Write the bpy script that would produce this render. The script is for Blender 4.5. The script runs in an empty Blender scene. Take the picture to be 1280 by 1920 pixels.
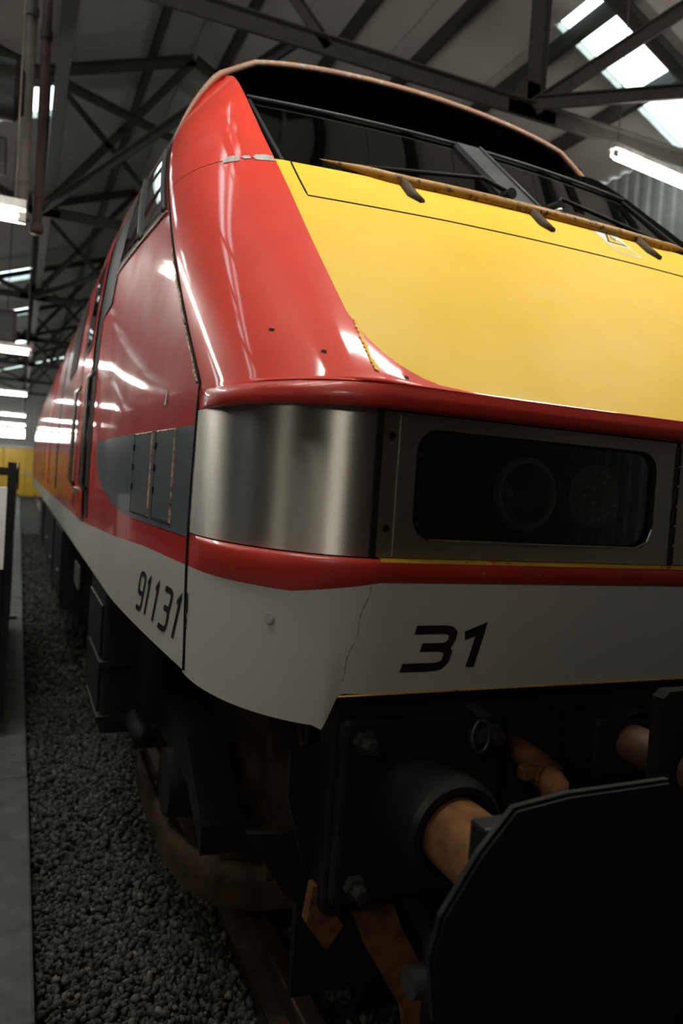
import bpy, bmesh, math, random
import numpy as np
from mathutils import Vector, Matrix
random.seed(7)
rng = np.random.default_rng(7)
sc = bpy.context.scene
COL = sc.collection
PI = math.pi

# ------------------------------------------------------------------ camera, sky, exposure
# train axes: x across (near side negative), y back along the train from the lamp band, z above rail top
CAM = Vector((-1.709, -1.382, 1.723))
f_px = 1412.0
R = np.array([[0.91693384, -0.39323389, 0.06781911],      # world -> image axes (right, down, forward)
              [0.04802022, -0.05998277, -0.99704369],
              [0.39613935, 0.91747980, -0.03611705]])
cam = bpy.data.cameras.new('camera'); cam_o = bpy.data.objects.new('camera', cam); COL.objects.link(cam_o)
m = Matrix.Identity(4)
for i in range(3):
    m[i][0] = R[0, i]; m[i][1] = -R[1, i]; m[i][2] = -R[2, i]; m[i][3] = CAM[i]
cam_o.matrix_world = m
cam.sensor_fit = 'VERTICAL'; cam.sensor_height = 36.0; cam.sensor_width = 24.0
cam.lens = 36.0 * f_px / 1920.0
cam.clip_start = 0.05; cam.clip_end = 300
cam.dof.use_dof = True; cam.dof.focus_distance = 2.0; cam.dof.aperture_fstop = 2.6
sc.camera = cam_o

world = bpy.data.worlds.new('overcast_sky'); sc.world = world; world.use_nodes = True
wb = world.node_tree.nodes['Background']
wb.inputs[0].default_value = (0.80, 0.97, 1.0, 1); wb.inputs[1].default_value = 4.0
sc.view_settings.view_transform = 'Standard'; sc.view_settings.look = 'None'
sc.view_settings.gamma = 1.0; sc.view_settings.use_curve_mapping = False
sc.view_settings.exposure = 0.45
TUBE_POWER = 52.0

# ------------------------------------------------------------------ helpers
def tag(o, label=None, cat=None, group=None, kind=None):
    if label: o['label'] = label
    if cat: o['category'] = cat
    if group: o['group'] = group
    if kind: o['kind'] = kind
    return o
def empty(name, loc=(0, 0, 0), parent=None):
    o = bpy.data.objects.new(name, None); COL.objects.link(o); o.location = loc
    o.empty_display_size = .1
    if parent: o.parent = parent
    return o
class MB:
    def __init__(s): s.v = []; s.f = []; s.uv = None
    def add(s, vs, fs):
        b = len(s.v); s.v += [tuple(v) for v in vs]; s.f += [tuple(i + b for i in f) for f in fs]; return s
    def box(s, x0, x1, y0, y1, z0, z1, c=0.0):
        if c <= 0:
            v = [(x, y, z) for x in (x0, x1) for y in (y0, y1) for z in (z0, z1)]
            return s.add(v, [(0, 1, 3, 2), (4, 6, 7, 5), (0, 4, 5, 1), (2, 3, 7, 6), (0, 2, 6, 4), (1, 5, 7, 3)])
        bm = bmesh.new(); bmesh.ops.create_cube(bm, size=1.0)
        for q in bm.verts:
            q.co = ((x0 + x1) / 2 + q.co.x * (x1 - x0), (y0 + y1) / 2 + q.co.y * (y1 - y0), (z0 + z1) / 2 + q.co.z * (z1 - z0))
        bmesh.ops.bevel(bm, geom=bm.edges[:], offset=c, segments=2, affect='EDGES', profile=.5)
        return s.bm(bm)
    def bm(s, bm):
        bm.verts.index_update()
        s.add([q.co[:] for q in bm.verts], [[q.index for q in fc.verts] for fc in bm.faces]); bm.free(); return s
    def bar(s, a, b, w, h, up=(0, 0, 1), off=(0, 0)):
        a = Vector(a); b = Vector(b); d = (b - a).normalized(); up = Vector(up)
        if abs(d.dot(up)) > .98: up = Vector((1, 0, 0))
        r = d.cross(up).normalized(); u = r.cross(d)
        vs = [p + r * (sx * w / 2 + off[0]) + u * (sz * h / 2 + off[1]) for p in (a, b) for sx, sz in ((-1, -1), (1, -1), (1, 1), (-1, 1))]
        return s.add(vs, [(3, 2, 1, 0), (4, 5, 6, 7), (0, 1, 5, 4), (1, 2, 6, 5), (2, 3, 7, 6), (3, 0, 4, 7)])
    def angle_bar(s, a, b, w, t=.012):            # back-to-back angle iron: a T section
        s.bar(a, b, w, t, off=(0, w * .4)); return s.bar(a, b, t * 2.5, w * .85, off=(0, 0))
    def tube(s, pts, r, n=10, cap=True):
        pts = [Vector(p) for p in pts]; rs = r if isinstance(r, (list, tuple)) else [r] * len(pts)
        b = len(s.v); prev = None
        for i, p in enumerate(pts):
            d = (pts[min(i + 1, len(pts) - 1)] - pts[max(i - 1, 0)]).normalized()
            if prev is None:
                u = d.orthogonal().normalized()
            else:
                u = (prev - d * prev.dot(d)).normalized()
            prev = u; w = d.cross(u)
            for k in range(n):
                t = 2 * PI * k / n; s.v.append(tuple(p + (u * math.cos(t) + w * math.sin(t)) * rs[i]))
        for i in range(len(pts) - 1):
            for k in range(n):
                k2 = (k + 1) % n
                s.f.append((b + i * n + k, b + i * n + k2, b + (i + 1) * n + k2, b + (i + 1) * n + k))
        if cap:
            s.f.append(tuple(b + k for k in reversed(range(n)))); e = b + (len(pts) - 1) * n
            s.f.append(tuple(e + k for k in range(n)))
        return s
    def lathe(s, prof, o, axis='y', n=32):        # prof: (along, radius)
        pts = []; o = Vector(o)
        b = len(s.v)
        for (l, r) in prof:
            for k in range(n):
                t = 2 * PI * k / n; c, q = math.cos(t) * r, math.sin(t) * r
                s.v.append(tuple(o + Vector({'y': (c, l, q), 'x': (l, c, q), 'z': (c, q, l)}[axis])))
        for i in range(len(prof) - 1):
            for k in range(n):
                k2 = (k + 1) % n; s.f.append((b + i * n + k, b + i * n + k2, b + (i + 1) * n + k2, b + (i + 1) * n + k))
        return s
    def prism(s, poly, d, org, ex, ey):           # polygon in the plane (ex, ey), thickened along d
        org = Vector(org); ex = Vector(ex); ey = Vector(ey); d = Vector(d); n = len(poly)
        vs = [org + ex * p[0] + ey * p[1] for p in poly]; vs += [v + d for v in vs]
        fs = [tuple(range(n)), tuple(reversed(range(n, 2 * n)))] + [(i, n + i, n + (i + 1) % n, (i + 1) % n) for i in range(n)]
        return s.add(vs, fs)
    def grid(s, rows, flip=False, uvs=None):
        b = len(s.v); nr, nc = len(rows), len(rows[0])
        for r in rows: s.v += [tuple(p) for p in r]
        for i in range(nr - 1):
            for j in range(nc - 1):
                q = (b + i * nc + j, b + i * nc + j + 1, b + (i + 1) * nc + j + 1, b + (i + 1) * nc + j)
                s.f.append(q[::-1] if flip else q)
        return s
    def mirror_x(s):
        b = len(s.v); s.v += [(-x, y, z) for x, y, z in s.v]; s.f += [tuple(i + b for i in reversed(f)) for f in list(s.f)]; return s
    def build(s, name, mat, parent=None, smooth=False, fix=True, weld=False, angle=None):
        me = bpy.data.meshes.new(name); me.from_pydata(s.v, [], s.f)
        if fix or weld:
            bm = bmesh.new(); bm.from_mesh(me)
            if weld: bmesh.ops.remove_doubles(bm, verts=bm.verts, dist=1e-4)
            if fix: bmesh.ops.recalc_face_normals(bm, faces=bm.faces)
            bm.to_mesh(me); bm.free()
        if smooth:
            if angle: me.shade_smooth(); me.set_sharp_from_angle(angle=math.radians(angle))
            else: me.shade_smooth()
        o = bpy.data.objects.new(name, me); COL.objects.link(o)
        if mat: me.materials.append(mat)
        if parent: o.parent = parent
        return o
def copy_tree(o, parent=None):
    c = o.copy(); COL.objects.link(c); c.parent = parent
    for ch in list(o.children): copy_tree(ch, c)
    return c

# ------------------------------------------------------------------ materials
class NT:
    def __init__(s, name):
        s.m = bpy.data.materials.new(name); s.m.use_nodes = True; s.t = s.m.node_tree; s.n = s.t.nodes
        s.b = s.n['Principled BSDF']; s.out = s.n['Material Output']
    def new(s, ty, **kw):
        q = s.n.new(ty)
        for k, v in kw.items(): setattr(q, k, v)
        return q
    def link(s, a, b): s.t.links.new(a, b)
    def noise(s, scale, detail=4, rough=.55, coord='Object', stretch=None):
        tc = s.new('ShaderNodeTexCoord'); nz = s.new('ShaderNodeTexNoise')
        nz.inputs['Scale'].default_value = scale; nz.inputs['Detail'].default_value = detail; nz.inputs['Roughness'].default_value = rough
        if stretch:
            mp = s.new('ShaderNodeMapping'); mp.inputs['Scale'].default_value = stretch
            s.link(tc.outputs[coord], mp.inputs[0]); s.link(mp.outputs[0], nz.inputs['Vector'])
        else: s.link(tc.outputs[coord], nz.inputs['Vector'])
        return nz.outputs['Fac']
    def ramp(s, fac, stops):
        r = s.new('ShaderNodeValToRGB'); e = r.color_ramp.elements
        while len(e) < len(stops): e.new(.5)
        for q, (p, c) in zip(e, stops):
            q.position = p; q.color = (*c, 1) if len(c) == 3 else c
        s.link(fac, r.inputs[0]); return r.outputs[0]
    def mix(s, fac, a, b):
        x = s.new('ShaderNodeMix', data_type='RGBA')
        s.link(fac, x.inputs[0]) if not isinstance(fac, float) else setattr(x.inputs[0], 'default_value', fac)
        for v, i in ((a, 6), (b, 7)):
            if isinstance(v, (tuple, list)): x.inputs[i].default_value = (*v, 1)
            else: s.link(v, x.inputs[i])
        return x.outputs[2]
    def bump(s, h, strength=.2, dist=.01):
        b = s.new('ShaderNodeBump'); b.inputs['Strength'].default_value = strength; b.inputs['Distance'].default_value = dist
        s.link(h, b.inputs['Height']); s.link(b.outputs[0], s.b.inputs['Normal'])
def mat(name, col, rough=.5, metal=0.0, var=.25, scale=12, bump=0.0, coat=0.0, spec=.3, rvar=0.0, stretch=None):
    t = NT(name); b = t.b
    f = t.noise(scale, stretch=stretch)
    lo = tuple(max(0, c * (1 - var)) for c in col); hi = tuple(min(1, c * (1 + var)) for c in col)
    t.link(t.ramp(f, [(.3, lo), (.7, hi)]), b.inputs['Base Color'])
    b.inputs['Roughness'].default_value = rough; b.inputs['Metallic'].default_value = metal
    b.inputs['Specular IOR Level'].default_value = spec
    if coat: b.inputs['Coat Weight'].default_value = coat; b.inputs['Coat Roughness'].default_value = .06
    if rvar:
        t.link(t.ramp(f, [(.3, (rough - rvar,) * 3), (.7, (rough + rvar,) * 3)]), b.inputs['Roughness'])
    if bump: t.bump(t.noise(scale * 4), bump)
    return t.m
def paint(name, col, rough=.3, coat=.6, chips=None, chip_lo=.74, dirt=.12, spec=.5):
    """gloss coach paint with faint dirt and, where asked, small chips down to another colour"""
    t = NT(name); b = t.b
    n1 = t.noise(3.0, 5); n2 = t.noise(60, 3)
    c = t.mix(t.ramp(n1, [(.35, (0, 0, 0)), (.8, (dirt * 2,) * 3)]), col, tuple(q * .55 + .02 for q in col))
    if chips:
        fac = t.ramp(t.noise(34, 6, .7), [(chip_lo, (0, 0, 0)), (chip_lo + .015, (1, 1, 1))])
        c = t.mix(fac, c, chips)
    t.link(c, b.inputs['Base Color'])
    t.link(t.ramp(n1, [(.3, (rough * .8,) * 3), (.75, (rough * 1.3,) * 3)]), b.inputs['Roughness'])
    b.inputs['Specular IOR Level'].default_value = spec
    b.inputs['Coat Weight'].default_value = coat; b.inputs['Coat Roughness'].default_value = .07
    t.bump(n2, .02, .002)
    return t.m
def emit(name, col, s):
    t = NT(name); b = t.b
    b.inputs['Base Color'].default_value = (.8, .8, .8, 1)
    b.inputs['Emission Color'].default_value = (*col, 1); b.inputs['Emission Strength'].default_value = s
    return t.m
def glassy(name, tint=(.2, .22, .22), rough=.02):
    t = NT(name)
    tr = t.new('ShaderNodeBsdfTransparent'); tr.inputs[0].default_value = (*tint, 1)
    gl = t.new('ShaderNodeBsdfGlossy'); gl.inputs['Roughness'].default_value = rough
    fr = t.new('ShaderNodeFresnel'); fr.inputs[0].default_value = 1.36
    mx = t.new('ShaderNodeMixShader')
    t.link(fr.outputs[0], mx.inputs[0]); t.link(tr.outputs[0], mx.inputs[1]); t.link(gl.outputs[0], mx.inputs[2])
    t.link(mx.outputs[0], t.out.inputs[0]); return t.m

RED = (.76, .050, .028); YEL = (.88, .56, .045); WHITE = (.50, .49, .43)
M = {}
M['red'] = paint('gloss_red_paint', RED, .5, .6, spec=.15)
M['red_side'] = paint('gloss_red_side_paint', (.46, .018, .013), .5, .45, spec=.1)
M['red_worn'] = paint('worn_red_lip_paint', (.58, .032, .018), .42, .3, chips=(.50, .25, .03), chip_lo=.655)
M['yellow'] = paint('warning_yellow_paint', YEL, .50, .0, dirt=.03, spec=.15)
M['yellow_edge'] = paint('worn_yellow_edge_paint', (.62, .34, .03), .45, .2, chips=(.40, .02, .012), chip_lo=.60)
M['yellow_dirty'] = paint('grimy_yellow_bar_paint', (.36, .17, .012), .5, .1, chips=(.05, .025, .008), chip_lo=.56, dirt=.4)
M['white'] = paint('dull_white_paint', WHITE, .42, .15, dirt=.1)
M['grey'] = paint('slate_grey_paint', (.085, .10, .12), .34, .3)
M['black_paint'] = mat('black_number_paint', (.006, .006, .006), .5, var=.1)
M['roof'] = mat('dark_roof_paint', (.03, .03, .03), .6, bump=.05)
M['rim'] = paint('worn_roof_edge_paint', (.30, .16, .105), .55, .0, chips=(.30, .27, .22), chip_lo=.58, dirt=.25)
M['brow'] = mat('black_brow_paint', (.004, .004, .004), .7, spec=.15)
M['frame'] = mat('dark_grey_window_frame', (.05, .055, .058), .5, bump=.03)
M['seal'] = mat('black_rubber_seal', (.006, .006, .006), .75)
M['gap'] = mat('dark_shut_line', (.008, .006, .005), .9)
M['wornline'] = mat('chipped_seam_filler', (.42, .27, .21), .6, var=.9, scale=60)
M['glass'] = glassy('tinted_cab_glass', (.07, .075, .075))
M['lampglass'] = glassy('lamp_cover_glass', (.85, .86, .85), .02)
M['black_metal'] = mat('sooty_black_steel', (.0055, .005, .0045), .55, bump=.15, var=.5, scale=8)
M['buffer_black'] = mat('greasy_black_buffer_steel', (.005, .0048, .0045), .5, bump=.12, var=.5, scale=14)
M['rust'] = mat('rusty_brown_steel', (.13, .050, .018), .7, bump=.3, var=.6, scale=18)
M['copper'] = mat('greased_orange_brown_plunger', (.19, .090, .034), .45, .15, var=.6, scale=14, bump=.06)
M['dull_plunger'] = mat('dull_brown_plunger', (.075, .036, .018), .5, .1, var=.5, scale=14, bump=.06)
M['brown_dirt'] = mat('brown_brake_dust_steel', (.042, .025, .009), .7, bump=.2, var=.6)
M['bolt'] = mat('dull_bolt_steel', (.10, .10, .10), .5, .8)
M['bolt_dark'] = mat('sooty_bolt_steel', (.03, .028, .026), .45, .3)
M['galv'] = mat('bright_grab_rail_steel', (.45, .45, .42), .3, .9)
M['truss'] = mat('dark_painted_truss_steel', (.040, .037, .033), .6, bump=.05, var=.2)
M['panel'] = mat('grey_white_roof_lining', (.38, .36, .33), .75, var=.08, scale=1.2)
M['seam'] = mat('pale_roof_joint_strip', (.36, .36, .33), .6)
M['concrete'] = mat('worn_walkway_concrete', (.085, .09, .08), .75, bump=.25, var=.3, scale=7)
M['dirtfloor'] = mat('dark_dusty_floor', (.018, .017, .014), .9, bump=.3, var=.4, scale=5)
M['rail'] = mat('rusty_running_rail', (.06, .035, .022), .55, .4, var=.4, scale=20)
M['pipe_red'] = mat('dark_red_conduit_paint', (.06, .028, .022), .5)
M['pipe_grey'] = mat('grey_brown_conduit', (.12, .095, .08), .5)
M['fitting'] = mat('white_lamp_fitting', (.55, .55, .52), .5)
M['tube'] = emit('lit_fluorescent_tube', (1.0, .97, .88), TUBE_POWER)
M['wall_yellow'] = paint('yellow_door_paint', (.62, .38, .02), .5, .1)
M['wall'] = mat('pale_wall_sheeting', (.30, .31, .30), .6, var=.1)
M['wall_dark'] = mat('dark_brown_wall_sheeting', (.07, .065, .06), .7, var=.1)
M['whiteboard'] = mat('off_white_board', (.75, .78, .76), .35, var=.06)
M['reflector'] = mat('lamp_reflector', (.36, .36, .35), .4, .0, var=.1)
M['lampring'] = mat('pale_lamp_bezel', (.80, .81, .80), .4, var=.1)
M['led'] = mat('led_lens_dome', (.85, .85, .82), .2, var=.1)
M['label_white'] = mat('warning_label_white', (.72, .72, .66), .5, var=.05)
M['label_yellow'] = mat('warning_label_yellow', (.72, .52, .03), .5, var=.05)
M['chip_grey'] = mat('exposed_filler_grey', (.42, .41, .40), .6, var=.3, scale=40)

def brushed():
    t = NT('brushed_stainless_steel'); b = t.b
    b.inputs['Metallic'].default_value = 1.0
    f = t.noise(14, 5, .6, stretch=(1, 1, 40)); g = t.noise(3, 4)
    t.link(t.ramp(g, [(.3, (.52, .49, .42)), (.75, (.64, .60, .53))]), b.inputs['Base Color'])
    t.link(t.ramp(f, [(.3, (.40,) * 3), (.75, (.47,) * 3)]), b.inputs['Roughness'])
    b.inputs['Anisotropic'].default_value = .95; b.inputs['Anisotropic Rotation'].default_value = .25
    tn = t.new('ShaderNodeTangent', direction_type='RADIAL', axis='Z'); t.link(tn.outputs[0], b.inputs['Tangent'])
    return t.m
M['steel'] = brushed()
def skylight_mat():
    t = NT('translucent_skylight_sheet')
    tr = t.new('ShaderNodeBsdfTransparent'); tr.inputs[0].default_value = (.92, .97, .97, 1)
    tl = t.new('ShaderNodeBsdfTranslucent'); tl.inputs[0].default_value = (.8, .85, .85, 1)
    mx = t.new('ShaderNodeMixShader'); mx.inputs[0].default_value = .25
    t.link(tr.outputs[0], mx.inputs[1]); t.link(tl.outputs[0], mx.inputs[2]); t.link(mx.outputs[0], t.out.inputs[0]); return t.m
M['skylight'] = skylight_mat()
def gravel_mat():
    t = NT('crushed_grey_stone'); b = t.b
    oi = t.new('ShaderNodeNewGeometry')
    c = t.ramp(oi.outputs['Random Per Island'], [(0, (.016, .017, .014)), (.5, (.042, .043, .035)), (.9, (.075, .075, .062)), (1, (.13, .12, .095))])
    t.link(c, b.inputs['Base Color']); b.inputs['Roughness'].default_value = .8
    t.bump(t.noise(120), .3, .003); return t.m
M['gravel'] = gravel_mat()

# ------------------------------------------------------------------ the shed
Zc = CAM.z; Xc = -CAM.x
def W(X, dY, Z): return (X - Xc, dY - 1.382, Z + Zc)     # offsets from the standpoint -> shed coordinates
LEFT_X, RIGHT_X, RIDGE_X = -6.5 - Xc, 6.8 - Xc, 2.1 - Xc
Y_BACK, Y_FRONT = 46.0, -12.0
def roof_z(x):
    X = x + Xc
    return Zc + (5.6 + .35 * X if x < RIDGE_X else 7.322 - .47 * X)

fl = MB().box(LEFT_X - .2, RIGHT_X + .2, Y_FRONT - .2, Y_BACK + .2, -.45, -.24).build('floor', M['dirtfloor'])
tag(fl, 'dark dusty shed floor under the ballast', kind='structure')

def sheet_wall(name, a, b, z0, z1f, label, rib=.2, depth=.03, m_='wall'):
    """profiled steel sheeting standing on the line a-b, in separate sheets"""
    a = Vector(a); b = Vector(b); L = (b - a).length; d = (b - a) / L; n = Vector((-d.y, d.x, 0))
    root = empty(name); tag(root, label, kind='structure')
    w = 1.0 if rib < .3 else 2.4; k = 0
    cnt = int(math.ceil(L / (w * 2)))
    w = L / cnt
    for i in range(cnt):
        mb = MB(); rows = [[], []]; s = i * w - .01; e = (i + 1) * w + .01; q = s
        prof = [0, 0, 1, 1]; nr = max(1, int(w / rib)); pts = []
        for r in range(nr):
            x0 = s + (e - s) * r / nr; ww = (e - s) / nr
            pts += [(x0, 0), (x0 + ww * .4, 0), (x0 + ww * .5, depth), (x0 + ww * .9, depth)]
        pts.append((e, 0))
        for (t, h) in pts:
            p = a + d * t + n * h; rows[0].append((p.x, p.y, z0)); rows[1].append((p.x, p.y, z1f(p.x)))
        mb.grid(rows); mb.build('panel', M[m_], root, fix=False)
    return root
sheet_wall('wall_right', (RIGHT_X, Y_FRONT, 0), (RIGHT_X, Y_BACK, 0), -.25, lambda x: roof_z(RIGHT_X) - .01, 'pale profiled sheet wall on the far side of the locomotive')
sheet_wall('wall_left', (LEFT_X, Y_BACK, 0), (LEFT_X, Y_FRONT, 0), -.25, lambda x: roof_z(LEFT_X) - .01, 'dark profiled sheet wall beyond the walkway', m_='wall_dark')
sheet_wall('wall_back', (RIGHT_X, Y_BACK, 0), (LEFT_X, Y_BACK, 0), -.25, lambda x: roof_z(x) - .02, 'pale profiled gable wall at the far end of the shed')
sheet_wall('wall_front', (LEFT_X, Y_FRONT, 0), (RIGHT_X, Y_FRONT, 0), -.25, lambda x: roof_z(x) - .02, 'dark profiled gable wall behind the viewpoint', m_='wall_dark')

# roof lining panels with skylight strips left open
ceil = empty('ceiling'); tag(ceil, 'grey lined pitched roof of the shed', kind='structure')
sky_right = [(4.62, 5.32), (11.4, 12.5), (17.4, 18.5), (23.4, 24.5), (29.4, 30.5)]
sky_left = [(4.35, 4.95), (11.0, 12.1), (22.3, 23.7), (28.3, 29.6), (36.0, 37.4)]
def slope_panels(x0, x1, cols, sky, skycols, side):
    cuts = [Y_FRONT]
    y = Y_FRONT
    edges = sorted([q for s in sky for q in s])
    bands = []; cur = Y_FRONT
    for (a, b) in sky:
        bands.append((cur, a, False)); bands.append((a, b, True)); cur = b
    bands.append((cur, Y_BACK, False))
    n = 0
    for (a, b, op) in bands:
        k = 1 if op else max(1, round((b - a) / 3.0))
        for i in range(k):
            ya, yb = a + (b - a) * i / k, a + (b - a) * (i + 1) / k
            for c in range(cols):
                xa, xb = x0 + (x1 - x0) * c / cols, x0 + (x1 - x0) * (c + 1) / cols
                if op and c in skycols: continue
                g = .006
                z = lambda x: roof_z(x) if side > 0 or x < RIDGE_X else roof_z(RIDGE_X - 1e-6)
                za, zb = roof_z(xa + (1e-6 if side > 0 else 0)), roof_z(xb - (1e-6 if side < 0 else 0))
                mb = MB().add([(xa + g, ya + g, za), (xb - g, ya + g, zb), (xb - g, yb - g, zb), (xa + g, yb - g, za),
                               (xa + g, ya + g, za + .06), (xb - g, ya + g, zb + .06), (xb - g, yb - g, zb + .06), (xa + g, yb - g, za + .06)],
                              [(0, 1, 2, 3), (7, 6, 5, 4), (0, 4, 5, 1), (1, 5, 6, 2), (2, 6, 7, 3), (3, 7, 4, 0)])
                mb.build('panel', M['panel'], ceil); n += 1
slope_panels(LEFT_X - .1, RIDGE_X, 5, sky_left, (0, 1, 2, 3), -1)
slope_panels(RIDGE_X, RIGHT_X + .1, 5, sky_right, (3, 4), 1)
wr_ = (RIGHT_X + .1 - RIDGE_X) / 5
# outer weather skin over the lining keeps daylight out of the joints
def skin(x0, x1, sky, sx0, sx1):
    mb = MB(); cur = Y_FRONT - .2
    def q(xa, xb, ya, yb):
        e = 1e-6
        mb.add([(xa, ya, roof_z(xa + e) + .09), (xb, ya, roof_z(xb - e) + .09), (xb, yb, roof_z(xb - e) + .09), (xa, yb, roof_z(xa + e) + .09)], [(0, 1, 2, 3)])
    for (a, b) in sky:
        q(x0, x1, cur, a)
        if sx0 > x0: q(x0, sx0, a, b)
        if sx1 < x1: q(sx1, x1, a, b)
        cur = b
    q(x0, x1, cur, Y_BACK + .2); return mb
wl = (RIDGE_X - LEFT_X + .1) / 5
mbs = skin(LEFT_X - .3, RIDGE_X, sky_left, LEFT_X - .1, LEFT_X - .1 + 4 * wl)
b2 = skin(RIDGE_X, RIGHT_X + .3, sky_right, RIDGE_X + 3 * wr_, RIGHT_X + .1)
mbs.add(b2.v, b2.f); mbs.build('outer_sheeting', M['roof'], ceil, fix=False)
wn = 0
for sky, x0, x1, where in ((sky_left, LEFT_X - .1, LEFT_X - .1 + 4 * wl, 'left'), (sky_right, RIDGE_X + 3 * wr_, RIGHT_X + .1, 'right')):
    for k, (a, b) in enumerate(sky):
        wn += 1; e = 1e-6
        r = empty('window_%d' % wn, ((x0 + x1) / 2, (a + b) / 2, roof_z((x0 + x1) / 2)))
        tag(r, 'translucent roof skylight strip number %d along the %s slope' % (k + 1, where), kind='structure')
        off = -Vector(r.location)
        MB().add([Vector(p) + off for p in ((x0, a, roof_z(x0 + e) + .05), (x1, a, roof_z(x1 - e) + .05), (x1, b, roof_z(x1 - e) + .05), (x0, b, roof_z(x0 + e) + .05))], [(0, 1, 2, 3)]).build('pane', M['skylight'], r, fix=False)
        for yy in (a - .02, b + .02):
            MB().bar(Vector((x0, yy, roof_z(x0 + e) - .01)) + off, Vector((x1, yy, roof_z(x1 - e) - .01)) + off, .07, .03).build('frame', M['seam'], r)

# purlins along the shed (parts of the ceiling)
for X in (-5.9, -4.5, -3.1, -1.7, .33, 1.5, 2.5, 3.5, 4.25, 5.1, 6.0):
    x = X - Xc; z = roof_z(x) - .09
    MB().bar((x, Y_FRONT, z), (x, Y_BACK, z), .09, .16).build('purlin', M['truss'], ceil)

# trusses across the shed, one per bay
TRUSS_Y = [-7.25, -1.4, 4.45, 10.1, 16.0, 21.9, 27.8, 33.7, 39.6]
NZ = 3.5 + Zc
def truss(k, y):
    r = empty('trim_%d' % (k + 1), (0, y, NZ)); tag(r, 'dark steel roof truss number %d from the front gable' % (k + 1), kind='structure')
    xl, xr = .11 - Xc, 4.13 - Xc; tilt = lambda x: 0.0
    P = lambda x, z: (x, 0, z - NZ)
    w = .15
    def member(nm, a, b, ww): MB().angle_bar(a, b, ww).build(nm, M['truss'], r)
    member('chord', P(LEFT_X, NZ), P(xl, NZ), w); member('chord', P(xl, NZ), P(xr, NZ + tilt(xr)), w); member('chord', P(xr, NZ + tilt(xr)), P(RIGHT_X, NZ + tilt(RIGHT_X)), w)
    top = lambda x: roof_z(x) - .24
    member('rafter', P(LEFT_X, top(LEFT_X)), P(RIDGE_X, top(RIDGE_X - 1e-6)), .16); member('rafter', P(RIDGE_X, top(RIDGE_X - 1e-6)), P(RIGHT_X, top(RIGHT_X)), .16)
    member('post', P(xl, NZ), P(xl, top(xl)), .13); member('post', P(xr, NZ + tilt(xr)), P(xr, top(xr)), .17)
    member('strut', P(xl, NZ), P(RIDGE_X, top(RIDGE_X - 1e-6)), .12)
    xm = xl - 2.6; member('strut', P(xl, NZ), P(xm, top(xm)), .10); member('post', P(xm, NZ), P(xm, top(xm)), .09)
    xq = (xl + xr) / 2; member('strut', P(xl, top(xl)), P(xq, NZ + tilt(xq)), .09)
    xm2 = xr + 1.5
    if k != 2: member('strut', P(xr, NZ + tilt(xr)), P(xm2, top(xm2)), .10)
    for x in (xl, xr):
        g = [(-.26, -.06), (.26, -.06), (.26, .05), (.12, .26), (-.12, .26), (-.26, .05)]
        MB().prism(g, (0, .03, 0), (x, -.015, tilt(x)), (1, 0, 0), (0, 0, 1)).build('gusset_plate', M['truss'], r)
for k, y in enumerate(TRUSS_Y): truss(k, y)
# longitudinal girders and plan bracing between the trusses
for k, (X, w, lab) in enumerate(((.20, .12, 'dark longitudinal girder running over the walkway edge'),)):
    o = MB().bar((X - Xc, Y_FRONT, NZ + .16), (X - Xc, Y_BACK, NZ + .16), w, .14).build('trim_%d' % (20 + k), M['truss'])
    tag(o, lab, kind='structure')
def brace(k, a, b, w, lab):
    o = MB().angle_bar(a, b, w).build('trim_%d' % (30 + k), M['truss']); tag(o, lab, kind='structure')
brace(0, W(4.13, 5.8, 3.52), W(5.1, 4.9, 4.30), .13, 'thick roof brace rising from the truss node past the skylight')
brace(1, W(4.13, 5.78, 3.55), W(5.3, 4.72, 3.52), .12, 'lower roof brace running flat from the truss node')
brace(2, W(.11, 11.5, 3.5), W(2.0, 5.83, 3.6), .10, 'diagonal roof brace between the first two trusses above the cab')
brace(3, W(.11, 17.4, 3.5), W(2.6, 11.5, 3.6), .10, 'diagonal roof brace between the second and third trusses')
brace(4, W(-3.0, 5.83, 3.5), W(1.95, 11.5, 4.88), .11, 'rising roof brace near the left skylight')

# ------------------------------------------------------------------ fluorescent lights
def strip_light(a, b, label, group, hang, first=None, w=.075):
    a = Vector(a); b = Vector(b); c = (a + b) / 2; r = empty('fluorescent_light', c)
    tag(r, label, 'light', group)
    A, B = a - c, b - c; up = Vector((0, 0, 1))
    MB().bar(A + up * .075, B + up * .075, w, .05).build('casing', M['fitting'], r)
    d = (B - A).normalized()
    s = d.cross(up).normalized() * .032
    for q in (-1, 1):
        MB().tube([A + s * q + d * .04, B + s * q - d * .04], .018, 10).build('tube', M['tube'], r)
        for e, dd in ((A, d), (B, -d)):
            MB().bar(e + s * q, e + s * q + dd * .045, .03, .05).build('lamp_holder', M['fitting'], r)
    if hang:
        for e in (A + d * .06, B - d * .06):
            top = roof_z((c + e).x) - (c + e).z - .02
            MB().tube([e + up * .1, e + up * top], .006, 6).build('suspension_wire', M['pipe_grey'], r)
    return r
ordn = ['first', 'second', 'third', 'fourth', 'fifth', 'sixth', 'seventh', 'eighth', 'ninth']
LG = 'fluorescent lights over the walkway'
for i, dY in enumerate([4.8, 10.5, 17.0, 24.5, 30.5, 35, 39, 42, 45]):
    strip_light(W(-1.45, dY, 1.4), W(.03 + .005 * dY if i else -.03, dY, 1.4), '%s lit fluorescent strip hanging across the walkway from the viewpoint' % ordn[i], LG, True)
strip_light(W(-2.3, -.9, 1.4), W(-1.05, -.9, 1.4), 'lit fluorescent strip hanging over the walkway beside the viewpoint', 'fluorescent lights over the walkway', True)
strip_light(W(-6.3, 1.1, .9), W(-6.3, 2.0, .9), 'lit fluorescent strip fixed low on the left wall', 'fluorescent lights over the walkway', False)
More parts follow.
